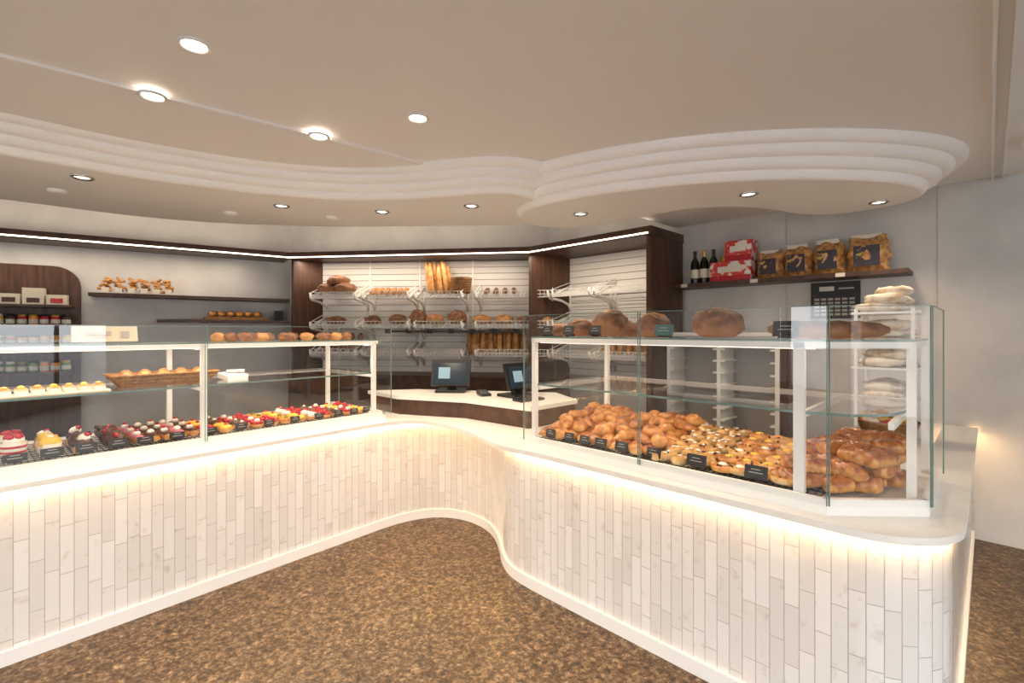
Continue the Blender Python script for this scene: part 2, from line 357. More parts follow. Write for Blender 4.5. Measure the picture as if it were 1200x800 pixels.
def downlight(x,y,z,on=True,pw=0):
    m=MB('recessed_downlight')
    m.lathe((x,y,z),[(.052,.002),(.055,-.006),(.045,-.010),(.038,-.003),(.036,-.001)],'white' if on else 'steel',24)
    m.lathe((x,y,z),[(.0001,-.002),(.037,-.002)][::-1],'lamp' if on else 'lampdim',24,False)
    o=m.build()
    if pw:
        L=bpy.data.lights.new('downlight_lamp','SPOT'); L.energy=pw; L.spot_size=math.radians(140); L.spot_blend=.9; L.shadow_soft_size=.04; L.color=(1,.77,.54)
        ob=bpy.data.objects.new('downlight_lamp',L); S.collection.objects.link(ob); ob.location=(x,y,z-.03); ob.parent=o; ob.matrix_parent_inverse=Matrix.Translation(-o.location)
for x,y,z in [(-1.13,1.70,2.42),(-1.535,2.04,2.406),(-.995,2.46,2.406),(-.45,2.28,2.42)]: downlight(x,y,z,True,32)
for x,y in [(-2.41,2.68),(-1.587,3.29),(-.938,3.45),(-.28,3.29)]: downlight(x,y,2.265,False,36)
for x,y in [(1.42,2.87),(2.34,3.05),(.48,3.35)]: downlight(x,y,2.225,False,28)
for x,y,z in [(.9,.4,2.42),(-.6,-.6,2.42),(2.2,.2,2.42),(-2.4,.2,2.42),(.8,-1.6,2.42)]: downlight(x,y,z,True,22)
for x,y in [(-2.79,2.93),(-2.05,3.48),(-1.37,3.62)]:
    m=MB('smoke_detector'); m.lathe((x,y,2.265),[(.045,0),(.045,-.012),(.03,-.022),(.0001,-.022)],'white',20); m.build()

# ------------------------------------------------------------------ counter
TOP=.755
def arc(cx,cy,r,a0,a1,n): return [(cx+r*math.cos(math.radians(a0+(a1-a0)*i/n)),cy+r*math.sin(math.radians(a0+(a1-a0)*i/n))) for i in range(n+1)]
u=(.652,.758)
def LL(P0,t): return (P0[0]+u[0]*t,P0[1]+u[1]*t)
Pb=(-2.135,1.995)
body=chaikin([LL(Pb,t) for t in (-1.5,-.5,.5,1.2,1.7,1.92)]+[(-.74,3.56),(-.58,3.62),(-.40,3.59),(-.22,3.46),(-.11,3.27),(-.065,3.05),(-.05,2.88),(0,2.73),(.10,2.61),(.25,2.46),(.6,2.11),(1.0,1.71)]+arc(1.295,1.769,.25,225,315,8)+[(1.8,1.92),(2.4,2.52),(3.10,3.22)],3)
Pl=(-2.115,1.977)
ledge=chaikin([LL(Pl,t) for t in (-1.5,-.5,.5,1.2,1.6,1.87)]+[(-.74,3.48),(-.6,3.45),(-.42,3.28),(-.26,3.05),(-.13,2.79),(-.03,2.66),(.09,2.575),(.4,2.268),(.9,1.768)]+arc(1.295,1.769,.28,225,315,8)+[(1.8,1.878),(2.4,2.478),(3.115,3.193)],3)
inner=[Vector(p) for p in [(2.78,3.53),(1.62,2.37),(.60,3.40),(.42,3.98),(-.8,4.22),(-1.52,4.06),(-3.76,1.41)]]
ct=MB('bakery_counter')
def sidestrip(pts,z0,z1,mat,uv=False):
    acc=0
    for i in range(len(pts)-1):
        a,b=pts[i],pts[i+1]; L=(b-a).length
        ct.add([(a.x,a.y,z0),(b.x,b.y,z0),(b.x,b.y,z1),(a.x,a.y,z1)],[(0,1,2,3)],mat,False)
        if uv: ct.uv[len(ct.f)-1]=[(acc,z0),(acc+L,z0),(acc+L,z1),(acc,z1)]
        acc+=L
def offs(pts,d):
    r=[]
    for i,p in enumerate(pts):
        t=(pts[min(i+1,len(pts)-1)]-pts[max(i-1,0)]).normalized(); r.append(p+Vector((t.y,-t.x))*d)
    return r
sidestrip(body,.0,TOP-.026,'tile',True)
sidestrip([body[-1]]+inner+[body[0]],0,TOP-.026,'wood')
ct.prism(list(ledge)+inner,TOP-.026,TOP,'top')
pl=offs(body,.014)
sidestrip(pl,0,.062,'white')
for i in range(len(body)-1):
    ct.quad((body[i].x,body[i].y,.062),(body[i+1].x,body[i+1].y,.062),(pl[i+1].x,pl[i+1].y,.062),(pl[i].x,pl[i].y,.062),'white')
e1=offs(body,.008);e2=offs(body,.020)
for i in range(len(body)-1):
    zz=TOP-.028
    ct.quad((e1[i].x,e1[i].y,zz),(e1[i+1].x,e1[i+1].y,zz),(e2[i+1].x,e2[i+1].y,zz),(e2[i].x,e2[i].y,zz),'led')
ct.build()

dk=MB('till_desk')
dp=[(-.88,3.72),(-.34,3.54),(.11,3.16),(.46,3.50),(.34,3.90),(-.8,4.12),(-1.2,4.03)]
dk.prism(dp,TOP,.872,'woodh')
c=Vector((-.3,3.75)); dk.prism([Vector(p)+(Vector(p)-c).normalized()*.02 for p in dp],.872,.90,'top'); dk.build(.003)
def pos(name,x,y,rz,w=.32,h=.22):
    m=MB(name); R=Matrix.Rotation(rz,3,'Z')
    def L(a,b,z): q=R@Vector((a,b,0)); return (x+q.x,y+q.y,z)
    m.box(L(0,.03,.911),(.24,.20,.022),'black',rz)
    m.box(L(0,.05,.98),(.07,.05,.13),'black',rz,rx=-.3)
    m.box(L(0,-.01,1.06),(w,.03,h),'black',rz,rx=-.28)
    m.box(L(0,-.030,1.056),(w*.88,.004,h*.80),'screen',rz,rx=-.28)
    m.box(L(-.05,-.034,1.06),(w*.30,.003,h*.42),'scr2',rz,rx=-.28)
    m.build(.004)
pos('pos_terminal',-.50,3.93,math.radians(-4))
pos('pos_terminal',.06,3.66,math.radians(42),.30,.20)
m=MB('card_reader'); m.box((-.22,3.72,.915),(.08,.13,.03),'black',.4,rx=.15); m.box((-.22,3.74,.932),(.055,.05,.006),'screen',.4,rx=.15); m.build(.004)
m=MB('keyboard'); m.box((.12,3.45,.910),(.22,.10,.016),'black',.7)
for i in range(8):
    for j in range(3): m.box((.12+math.cos(.7)*(-.085+i*.024)-math.sin(.7)*(-.03+j*.03),3.45+math.sin(.7)*(-.085+i*.024)+math.cos(.7)*(-.03+j*.03),.920),(.018,.022,.006),'blackc',.7)
m.build()

# ------------------------------------------------------------------ display cases
def rcase():
    m=MB('glass_display_case'); F=RF
    poly=[(0,0),(1.45,0),(1.704,.24),(1.704,.80),(0,.80)]
    W=[F(*p) for p in poly]
    m.prism(W,TOP,.792,'white')
    def rail(p,q,z0,z1,w=.022,mat='white'):
        p=Vector(p);q=Vector(q);d=(q-p).normalized();n=Vector((-d.y,d.x))*w
        m.prism([p,q,q+n,p+n],z0,z1,mat)
    for i in range(3): rail(W[i],W[i+1],.792,.812)
    for (s,t,w) in [(.035,.03,.026),(1.355,.03,.036),(1.655,.25,.028),(.035,.75,.026),(1.655,.75,.026)]:
        F.box(m,s-w/2,s+w/2,t,t+.026,.792,1.36,'white')
    inn=[F(.02,.03),F(1.43,.03),F(1.665,.26),F(1.665,.78),F(.02,.78)]
    for i in range(5): rail(inn[i],inn[(i+1)%5],1.338,1.362,.022)
    m.hpane(inn,1.37)
    rail(F(.06,.06),F(1.40,.06),1.334,1.338,.012,'railglow')
    mid=[F(.03,.05),F(1.38,.05),F(1.50,.09),F(1.60,.20),F(1.63,.35),F(1.63,.74),F(.03,.74)]
    m.hpane(mid,1.105,.01)
    for s in (.05,1.345,1.62): F.box(m,s-.008,s+.008,.06,.74,1.07,1.095,'white')
    F.box(m,.03,1.63,.735,.75,1.08,1.105,'white')
    m.pane(F(-.01,-.004),F(.715,-.004),.79,1.49); m.pane(F(.722,-.004),F(1.452,-.004),.79,1.49)
    m.pane(F(1.456,-.002),F(1.71,.235),.79,1.49); m.pane(F(1.712,.242),F(1.712,.80),.79,1.49); m.pane(F(-.012,.80),F(-.012,0),.79,1.49)
    o=m.build()
    lamp('case_rail_light',o,F(.8,.12,1.33),4,1.3,.03,F.ang)
rcase()
def lcase():
    m=MB('glass_display_case'); F=LF; a,b=-1.25,1.94
    F.box(m,a,b,0,.75,TOP,.792,'white')
    F.box(m,a,b,0,.022,.792,.812,'white'); F.box(m,b-.022,b,0,.75,.792,.812,'white')
    for s in (-.35,.78,1.87):
        for t in (.03,.69): F.box(m,s-.014,s+.014,t,t+.026,.792,1.32,'white')
        F.box(m,s-.008,s+.008,.06,.70,1.065,1.09,'white'); F.box(m,s-.01,s+.01,.06,.70,1.295,1.32,'white')
    F.box(m,a,b-.04,.03,.052,1.308,1.33,'white'); F.box(m,a,b-.04,.70,.722,1.308,1.33,'white')
    m.hpane([F(a,.03),F(b-.03,.03),F(b-.03,.72),F(a,.72)],1.338)
    m.hpane([F(a,.05),F(b-.05,.05),F(b-.05,.70),F(a,.70)],1.10,.01)
    F.box(m,a,b-.05,.70,.712,1.075,1.10,'white')
    F.box(m,a,b-.05,.054,.064,1.304,1.308,'railglow')  # added glow strip; the left rail itself is plain white
    m.pane(F(a,-.004),F(.776,-.004),.79,1.43); m.pane(F(.784,-.004),F(b+.05,-.004),.79,1.43); m.pane(F(b+.054,0),F(b+.054,.75),.79,1.43)
    o=m.build()
    lamp('case_rail_light',o,F(.6,.12,1.30),6,2.6,.03,F.ang)  # added fill light for the left case, no fitting there
lcase()

def racks(name,F,segs):
    m=MB(name)
    for s0,s1 in segs:
        for t in [.05+.05*i for i in range(11)]: m.rod(F(s0,t,.806),F(s1,t,.806),.0025,'black')
        k=int((s1-s0)/.022)
        for i in range(k+1): s=s0+(s1-s0)*i/k; m.rod(F(s,.05,.802),F(s,.55,.802),.002,'black')
        for t in (.05,.55):
            for s in (s0,s1): m.rod(F(s,t,.792),F(s,t,.808),.003,'black')
    m.build()
racks('wire_cooling_rack',RF,[(.06,.42),(.44,.80),(.82,1.16),(1.18,1.42)])
racks('wire_cooling_rack',LF,[(-.5,.02),(.05,.5),(.53,1.0),(1.03,1.45),(1.48,1.86)])
rnd=random.uniform
m=MB('brioche_roll_pile')
for layer in range(2):
    for i in range(9):
        for j in range(6-layer):
            s=.08+i*.080+rnd(-.015,.015); t=.125+j*.095+layer*.06+rnd(-.02,.02); z=.832+layer*.042+j*.011
            if layer and rnd(0,1)<.2: continue
            k=(i+j+layer)%4
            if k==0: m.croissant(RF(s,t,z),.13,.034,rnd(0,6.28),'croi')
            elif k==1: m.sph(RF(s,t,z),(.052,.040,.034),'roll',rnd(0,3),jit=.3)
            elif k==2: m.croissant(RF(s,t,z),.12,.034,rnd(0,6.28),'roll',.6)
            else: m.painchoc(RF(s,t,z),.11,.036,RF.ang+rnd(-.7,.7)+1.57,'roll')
m.build()
m=MB('danish_pastry_pile')
for i in range(7):
    for j in range(6):
        s=.80+i*.082+rnd(-.01,.01); t=.105+j*.093+rnd(-.015,.015); z=.824+j*.011
        if i<3:
            m.painchoc(RF(s,t,z),.12,.03,RF.ang+1.2+rnd(-.3,.3),'pale')
            for q in range(5): m.sph(RF(s+rnd(-.03,.03),t+rnd(-.04,.04),z+.02),(.011,.007,.005),random.choice(['choc','cream','cream']),rnd(0,3),seg=6,ring=4)
        else:
            pts=[]
            for a in range(26):
                an=a*.62; r=.008+a*.0018; pts.append(RF(s+r*math.cos(an),t+r*math.sin(an),z+.006-.0003*a))
            m.tube(pts,.013,random.choice(['roll','pale','roll']),6)
            m.sph(RF(s,t,z+.010),(.022,.022,.014),random.choice(['yel','orng','yel','cream']),seg=8,ring=5)
            for q in range(4): m.sph(RF(s+rnd(-.035,.035),t+rnd(-.035,.035),z+.014),.006,'choc',seg=6,ring=4)
m.build()
m=MB('croissant_pile')
for layer in range(3):
    for i in range(5):
        for j in range(6):
            s=1.30+i*.078+rnd(-.010,.010)+ (layer*.015); t=.12+j*.09+layer*.05+rnd(-.015,.015); z=.838+layer*.046
            if t<(s-1.45)*.95+.12: continue
            if layer==2 and (rnd(0,1)<.3 or i==0): continue
            if s>1.61: continue
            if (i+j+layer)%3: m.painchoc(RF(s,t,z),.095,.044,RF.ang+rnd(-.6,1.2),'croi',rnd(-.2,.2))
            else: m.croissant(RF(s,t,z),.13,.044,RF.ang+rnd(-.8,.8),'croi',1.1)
m.build()
def tags(name,F,lst,z=.812,t=.055,mat='blackc'):
    m=MB(name)
    for s,w,h in lst:
        m.box(F(s,t,z+h/2+.008),(w,.004,h),mat,F.ang,rx=-.25)
        m.box(F(s,t+.012,z+.008),(w*.6,.03,.012),'black',F.ang)
        for k in range(2): m.box(F(s,t-.003,z+h*.45+k*.013+.008),(w*(.6-.2*k),.0015,.003),'ltext',F.ang,rx=-.25)
    m.build()
tags('price_tag_row',RF,[(.14,.06,.04),(.27,.06,.04),(.37,.06,.04),(.47,.07,.042),(.59,.07,.045),(.76,.07,.045),(.96,.085,.05),(1.20,.085,.05)])
tags('price_tag_row',LF,[(.05,.08,.035),(.17,.08,.04),(.29,.08,.04),(.41,.08,.04),(.52,.07,.035),(.66,.07,.035),(.82,.065,.035),(.98,.065,.035),(1.14,.06,.035),(1.3,.06,.035),(1.46,.06,.035),(1.6,.06,.035),(1.72,.06,.035),(1.82,.05,.035)])
def roundloaf(mb,c,r,h,rz=0,mat='loaf'):
    mb.sph((c[0],c[1],c[2]+h*.45),(r,r*.92,h*.58),mat,rz,seg=20,ring=12,jit=.2,flat=.75)
    for k in (-1,0,1):
        a=Vector((math.cos(rz),math.sin(rz),0)); b=Vector((-a.y,a.x,0))
        pts=[Vector(c)+a*(k*r*.4)+b*(q*r*.6)+Vector((0,0,h*.44+h*.56*math.sqrt(max(.05,1-(.4*k)**2-(.6*q)**2)))) for q in (-1,-.5,0,.5,1)]
        mb.tube(pts,[.003,.007,.009,.007,.003],'bag',6)
m=MB('round_bread_loaf_row')
for s,t,r,h in [(.05,.25,.07,.065),(.20,.25,.09,.09),(.40,.25,.11,.135),(.66,.24,.09,.115),(.30,.52,.10,.09),(.52,.52,.10,.09),(.97,.25,.115,.13),(.12,.52,.09,.07)]:
    roundloaf(m,RF(s,t,1.372),r,h,rnd(0,3))
m.build()
m=MB('long_bread_loaf')
m.baguette(RF(1.20,.20,1.408),RF(1.57,.44,1.405),.040,'loaf'); m.baguette(RF(1.16,.36,1.405),RF(1.50,.62,1.405),.036,'bag'); m.build()
tags('price_tag_row',RF,[(.10,.07,.05),(.25,.07,.05),(.42,.07,.05),(1.30,.09,.06)],z=1.372,t=.075)
tags('price_tag_row',RF,[(.80,.09,.05)],z=1.372,t=.075,mat='teal')

def cup(mb,c,kind):
    x,y,z=c
    if kind=='red':
        mb.lathe(c,[(.032,0),(.040,.03),(.045,.08),(.044,.09)],'cream',14)
        for k in range(3): mb.lathe((x,y,z+.014+k*.024),[(.0360+k*.0030,0),(.0405+k*.0026,.005),(.041+k*.0026,.010),(.038+k*.0026,.014)],'berry',14)
        mb.sph((x,y,z+.092),(.038,.038,.022),'cream',seg=12,ring=6)
        for q in range(6): mb.sph((x+.022*math.cos(q),y+.022*math.sin(q),z+.112),.013,'berry',seg=8,ring=5)
    if kind=='yel':
        mb.lathe(c,[(.036,0),(.040,.025),(.042,.06),(.036,.066)],'cream',14); mb.sph((x,y,z+.064),(.041,.041,.030),'yel',jit=.3)
        mb.sph((x,y,z+.092),(.014,.014,.012),'cream',seg=8,ring=5)
    if kind=='dark':
        mb.sph((x,y,z+.038),(.046,.042,.038),'choc',jit=.3)
        for q in range(12): mb.sph((x+rnd(-.033,.033),y+rnd(-.033,.033),z+.06+rnd(0,.012)),.012,random.choice(['choc','choc','berry']),seg=6,ring=4)
    if kind=='mix':
        mb.lathe(c,[(.040,0),(.044,.024),(.04,.026),(0.0001,.026)],'pale',14); mb.sph((x,y,z+.04),(.036,.036,.03),'choc',jit=.3); mb.sph((x,y,z+.066),(.026,.026,.022),'cream',jit=.3); mb.sph((x+.015,y,z+.084),.012,'berry',seg=8,ring=5)
m=MB('dessert_cup_row')
for s,ks in [(-.08,('yel','mix','yel')),(.05,('red','red','yel')),(.17,('yel','yel','mix')),(.29,('mix','dark','mix')),(.41,('dark','dark','dark'))]:
    for t,k in zip((.13,.26,.39),ks): cup(m,LF(s,t,.808),k)
m.build()
m=MB('eclair_row')
for i in range(5):
    for j in range(3):
        c=LF(.50+i*.060,.14+j*.14,.830); m.painchoc(c,.13,.025,LF.ang+1.57+.2,'bag')
        m.painchoc((c[0],c[1],c[2]+.012),.11,.019,LF.ang+1.57+.2,'choc' if i%3 else 'pink')
        m.sph((c[0],c[1],c[2]+.032),(.018,.018,.014),'cream',seg=8,ring=5)
        if i%2==0: m.sph((c[0],c[1],c[2]+.046),.010,'berry',seg=8,ring=5)
m.build()
m=MB('fruit_tart_row')
for i in range(12):
    for j in range(4):
        x,y,z=LF(.83+i*.088,.12+j*.10,.808)
        m.lathe((x,y,z),[(.034,0),(.043,.020),(.040,.022),(.037,.016),(.0001,.017)],'bag',14)
        k=[0,1,4,2,0,5,1,3,0,4,2,1][(i+j//2)%12]
        if k in(0,2):
            for q in range(7): m.sph((x+.026*math.cos(q*.9),y+.026*math.sin(q*.9),z+.027),.013,'berry',seg=8,ring=5)
            m.sph((x,y,z+.038),(.018,.018,.017),'cream' if k else 'berry',seg=8,ring=5)
        elif k==1:
            m.sph((x,y,z+.024),(.035,.035,.018),'yel',seg=12,ring=6); m.sph((x,y,z+.043),.010,'berry',seg=8,ring=5)
        elif k==3:
            m.sph((x,y,z+.028),(.030,.030,.026),'cream',jit=.2,seg=12,ring=6); m.sph((x+.01,y,z+.052),.013,'berry',seg=8,ring=5)
        elif k==4:
            m.sph((x,y,z+.024),(.036,.036,.022),'choc',seg=12,ring=6); m.sph((x,y,z+.046),.010,'cream',seg=8,ring=5)
        else:
            for q in range(6): m.sph((x+.024*math.cos(q*1.05),y+.024*math.sin(q*1.05),z+.026),(.018,.010,.010),'orng',q*1.05,seg=8,ring=5)
            m.sph((x,y,z+.036),.011,'green',seg=8,ring=5)
m.build()
m=MB('cream_slice_tray')
LF.box(m,-.02,.39,.10,.24,1.100,1.106,'card')
for i in range(7):
    LF.box(m,.0+i*.055,.042+i*.055,.12,.22,1.106,1.128,'cream'); LF.box(m,.0+i*.055,.042+i*.055,.12,.22,1.128,1.132,'pale')
    m.sph(LF(.02+i*.055,.17,1.138),(.014,.014,.010),'yel' if i%2 else 'orng',seg=8,ring=5)
m.build()
# long wicker bread basket with a shallow open rim
m=MB('long_wicker_basket')
def ringpts(a,b,c_,d_,z): return [LF(a,c_,z),LF(b,c_,z),LF(b,d_,z),LF(a,d_,z)]
R0=ringpts(.45,.85,.20,.32,1.100); R1=ringpts(.40,.90,.17,.35,1.165); R2=ringpts(.415,.885,.183,.337,1.165); R3=ringpts(.46,.84,.21,.31,1.110)
m.add(R0+R1+R2+R3,[(3,2,1,0)]+[(k*4+i,k*4+(i+1)%4,(k+1)*4+(i+1)%4,(k+1)*4+i) for k in range(3) for i in range(4)]+[(12,13,14,15)],'wicker')
for z in (1.165,1.145,1.125):
    e=(1.165-z)*.9
    for i in range(4):
        RR=ringpts(.40+e,.90-e,.17+e*.5,.35-e*.5,z); m.rod(RR[i],RR[(i+1)%4],.006,'wicker',6)
for i in range(5): m.baguette(LF(.46+i*.085,.21,1.160),LF(.49+i*.085,.31,1.163),.030,'roll')
m.build()
m=MB('folded_paper_napkin'); m.box(LF(1.02,.3,1.118),(.14,.10,.035),'white',LF.ang+.3,rx=.2); m.box(LF(1.04,.32,1.142),(.10,.08,.014),'white',LF.ang-.3,rx=-.3); m.build(.004)
m=MB('seeded_bread_roll_row')
for i in range(14):
    c=LF(.93+i*.066,.28+rnd(-.06,.10),1.362); m.sph(c,(.045,.036,.028),'loaf' if i%4 else 'bag',LF.ang+rnd(-.8,.8),jit=.4)
m.build()
m=MB('tent_sign')
a=LF.ang
for k,sg in ((.0,1),(.03,-1)): m.box(LF(.40,.30+k,1.385),(.27,.003,.085),'card',a,rx=-.3*sg)
m.box(LF(.37,.289,1.39),(.10,.002,.018),'ltext',a,rx=-.3); m.box(LF(.37,.286,1.367),(.06,.002,.006),'ltext',a,rx=-.3); m.box(LF(.48,.288,1.383),(.035,.002,.035),'ltext',a,rx=-.3)
m.build()

# ------------------------------------------------------------------ bread wall unit
def dirf(p,q):
    p=Vector(p);q=Vector(q);d=(q-p).normalized(); return Fr(p,d,Vector((-d.y,d.x))),(q-p).length
pA=(-4.62,4.28);pB=(-2.63,5.64);pC=(.188,5.26);pD=(1.22,4.19)
un=MB('bread_wall_unit')
F1,L1=dirf(pA,pB);F2,L2=dirf(pB,pC);F3,L3=dirf(pC,pD)
F1.box(un,-2.2,L1,0,.36,2.25,2.33,'woodh'); F1.box(un,-2.2,L1+.02,-.006,0,2.264,2.276,'ledw')
un.prism([pB,pC,(.5,5.82),(-2.6,6.03)],2.25,2.33,'woodh'); F2.box(un,0,L2,-.006,0,2.264,2.276,'ledw')
un.prism([pC,pD,(1.66,4.62),(.55,5.72)],2.25,2.33,'woodh'); F3.box(un,0,L3-.03,-.006,0,2.264,2.276,'ledw')
def panel(p,q,z0,z1,w,mat='wood'):
    F,L=dirf(p,q); F.box(un,0,L,-w/2,w/2,z0,z1,mat)
panel((-2.61,5.68),(-2.36,5.98),0,2.25,.05); panel((.20,5.28),(.66,5.60),0,2.25,.05); panel((1.21,4.23),(1.63,4.63),0,2.25,.05)
B2,LB2=dirf((-2.36,5.96),(.62,5.66)); B3,LB3=dirf((.66,5.62),(1.62,4.66))
for B,L in ((B2,LB2),(B3,LB3)):
    B.box(un,0,L,0,.02,.9,2.25,'slatg')
    z=.9
    while z<2.2: B.box(un,0,L,-.012,.0,z,min(z+.068,2.25),'slat'); z+=.075
for s in (.62,1.25,1.90): B2.box(un,s-.010,s+.010,-.022,-.012,.9,2.25,'wire')
un.prism([(-2.6,5.55),(.2,5.20),(.62,5.64),(-2.35,5.93)],0,.88,'woodh'); un.prism([(-2.6,5.52),(.22,5.16),(.62,5.64),(-2.35,5.93)],.88,.91,'woodh')
B2.box(un,.95,LB2-.02,-.30,-.013,1.385,1.41,'woodh')
uo=un.build()
lamp('canopy_led_lamp',uo,F1(.2,.10,2.24),16,3.6,.04,F1.ang)
lamp('canopy_led_lamp',uo,F2(1.42,.07,2.24),15,2.6,.04,F2.ang)
lamp('canopy_led_lamp',uo,F3(.74,.07,2.24),8,1.2,.04,F3.ang)
lamp('upper_wall_fill',uo,F1(.2,.12,2.36),9,4.0,.05,F1.ang,True)  # unseen fill lights added on the unit to brighten the wall above
lamp('upper_wall_fill',uo,F2(1.42,.12,2.36),7,2.6,.05,F2.ang,True)
lamp('upper_wall_fill',uo,F3(.74,.12,2.36),3,1.2,.05,F3.ang,True)
def wshelf(F,s0,s1,z,dep=.36,rise=.11):
    m=MB('wire_bread_shelf'); k=10
    def p(s,d,e=0): return F(s,-.02-d,z+(dep-d)/dep*rise+e)
    for i in range(k+1): d=dep*i/k; m.rod(p(s0,d),p(s1,d),.0045,'wire')
    n=int((s1-s0)/.045)
    for i in range(n+1): s=s0+(s1-s0)*i/n; m.rod(p(s,0),p(s,dep),.0035,'wire')
    for e in (.035,.075):
        m.rod(p(s0,dep,e),p(s1,dep,e),.005,'wire')
    for i in range(n+1): s=s0+(s1-s0)*i/n; m.rod(p(s,dep),p(s,dep,.075),.0035,'wire')
    for s in (s0,s1):
        for e in (.035,.075): m.rod(p(s,0,e),p(s,dep,e),.0045,'wire')
        m.tube([F(s,-.015,z-.12),F(s,-.05,z-.07),F(s,-.18,z-.03),F(s,-.02-dep,z-.012),F(s,-.05-dep,z+.01),F(s,-.055-dep,z+.07)],[.016,.016,.015,.014,.013,.012],'wire',6)
        m.tube([p(s,0,.03),p(s,dep,.0)],.014,'wire',6)
        m.tube([F(s,-.014,z-.14),F(s,-.014,z+.16)],.014,'wire',6)
    m.build()
segs=[(.06,.60),(.68,1.22),(1.30,1.84),(2.0,2.86)]
for z in (1.78,1.44,1.12):
    for a,b in segs: wshelf(B2,a,b,z)
    wshelf(B3,.04,.60,z); wshelf(B3,.66,1.28,z)
m=MB('country_loaf_pile')
for s,t,z in [(.2,-.22,1.86),(.40,-.24,1.86),(.30,-.2,1.95)]: roundloaf(m,B2(s,t,z),.14,.11,1,'loaf')
m.build()
m=MB('small_baguette_pile')
for i in range(6): m.baguette(B2(.74+i*.075,-.08,1.91),B2(.76+i*.08,-.34,1.84),.032,'bag')
for i in range(4): m.baguette(B2(2.1+i*.1,-.08,1.90),B2(2.1+i*.11,-.34,1.83),.03,'loaf')
m.build()
m=MB('upright_baguette_bundle')
for i in range(10):
    s=1.42+i*.026; m.baguette(B2(s+rnd(-.02,.02),-.14-(i%3)*.05,1.84),B2(s+rnd(-.03,.03)-.03,-.14-(i%3)*.03,2.20+rnd(-.03,.05)),.030,'bag')
m.build()
m=MB('wicker_basket')
c=B2(1.80,-.22,1.84)
m.lathe(c,[(.0001,0),(.10,0),(.125,.17),(.13,.18),(.12,.18),(.095,.01)],'wicker',18)
for k in range(6): m.lathe((c[0],c[1],c[2]+.02+k*.028),[(.104+k*.0042,-.006),(.110+k*.0042,0),(.104+k*.0042,.006)],'wicker',18)
m.build()
m=MB('loaf_row_on_shelf')
for s,r,h in [(.30,.12,.09),(.75,.10,.10),(1.05,.11,.11),(1.30,.10,.16),(1.5,.11,.11),(1.76,.12,.15),(2.05,.11,.10),(2.3,.12,.10),(2.55,.11,.09),(2.78,.10,.08)]:
    roundloaf(m,B2(s,-.25,1.485),r,h,rnd(0,3),random.choice(['loaf','bag']))
m.build()
m=MB('standing_baguette_row')
for i in range(16):
    s=1.9+i*.05; m.baguette(B2(s,-.17-(i%2)*.06,1.13),B2(s+rnd(-.02,.02),-.12-(i%2)*.06,1.43+rnd(-.02,.0)),.033,'bag')
for i in range(14):
    s=.60+i*.05; m.baguette(B3(s,-.17-(i%2)*.06,1.15),B3(s+rnd(-.02,.02),-.12-(i%2)*.06,1.42+rnd(-.03,.02)),.033,'bag')
for i in range(9):
    s=.10+i*.055; m.baguette(B2(s,-.17-(i%2)*.06,1.13),B2(s+rnd(-.02,.02),-.12-(i%2)*.06,1.38),.033,'loaf')
m.build()
m=MB('price_label_strip')
for i in range(8): m.box(B2(.95+i*.25,-.305,1.40),(.07,.004,.05),'blackc',B2.ang)
m.build()

def rack(a,b):
    F,L=dirf(a,b); m=MB('bread_tray_rack')
    F.box(m,0,L,.30,.32,.12,1.36,'slatg')
    for s in (0,L/2-.015,L-.03): F.box(m,s,s+.03,0,.30,.0,1.36,'white')
    F.box(m,0,L,0,.32,1.36,1.39,'white'); F.box(m,0,L,0,.30,.08,.12,'woodh')
    for k in range(11):
        z=.24+k*.10
        for s0,s1 in ((.03,.065),(L/2-.05,L/2-.015),(L/2+.015,L/2+.05),(L-.065,L-.03)): F.box(m,s0,s1,.0,.28,z,z+.014,'white')
    m.build()
rack((1.42,4.38),(2.08,3.72))
m=MB('walnut_side_panel'); F,L=dirf((2.10,3.70),(2.35,3.95)); F.box(m,.02,L+.05,-.03,.03,0,1.37,'wood'); m.build()

# ------------------------------------------------------------------ right wall shelf and goods
WR=Fr((1.36,4.985),(q2,-q2),(-q2,-q2))
m=MB('wall_shelf_right'); WR.box(m,.30,2.17,.0,.27,1.80,1.835,'woodh')
for s in (.55,1.15,1.75): WR.box(m,s,s+.06,.268,.273,1.802,1.832,'label')
m.build(.002)
def spos(x,y):
    d=Vector((x,y))-WR.O; return d.dot(WR.a)
def bottle(x,y,lab):
    m=MB('wine_bottle'); c=(x,y,1.835)
    m.lathe(c,[(.0001,0),(.036,0),(.038,.01),(.038,.17),(.034,.20),(.016,.235),(.0145,.24)],'dkgreen',20)
    m.lathe(c,[(.0150,.235),(.0155,.285),(.017,.287),(.017,.30),(.0001,.30)],'gold' if lab else 'black',16); m.lathe(c,[(.0387,.05),(.0387,.13)],'label',20); m.build()
bottle(1.69,4.41,0); bottle(1.75,4.35,1); bottle(1.81,4.29,0)
m=MB('honey_jar'); m.lathe((1.875,4.225,1.835),[(.0001,0),(.036,0),(.038,.01),(.038,.15),(.028,.18),(.024,.20)],'orng',18); m.lathe((1.875,4.225,1.835),[(.026,.195),(.026,.225),(.0001,.225)],'gold',18); m.lathe((1.875,4.225,1.835),[(.0385,.03),(.0385,.11)],'label',18); m.build()
def rbox(s,z,w,h,d=.16):
    m=MB('gift_biscuit_box'); WR.box(m,s-w/2,s+w/2,.06,.06+d,z,z+h,'redbox')
    WR.box(m,s-w/2,s+w/2,.06+d,.062+d,z,z+h*.28,'berry'); WR.box(m,s-w*.3,s+w*.3,.06+d,.064+d,z+h*.45,z+h*.75,'label'); WR.box(m,s-w/2,s+w/2,.06,.061+d,z+h,z+h+.003,'berry'); m.build(.003)
rbox(.97,1.835,.34,.17,.17); rbox(1.03,2.009,.22,.17,.15)
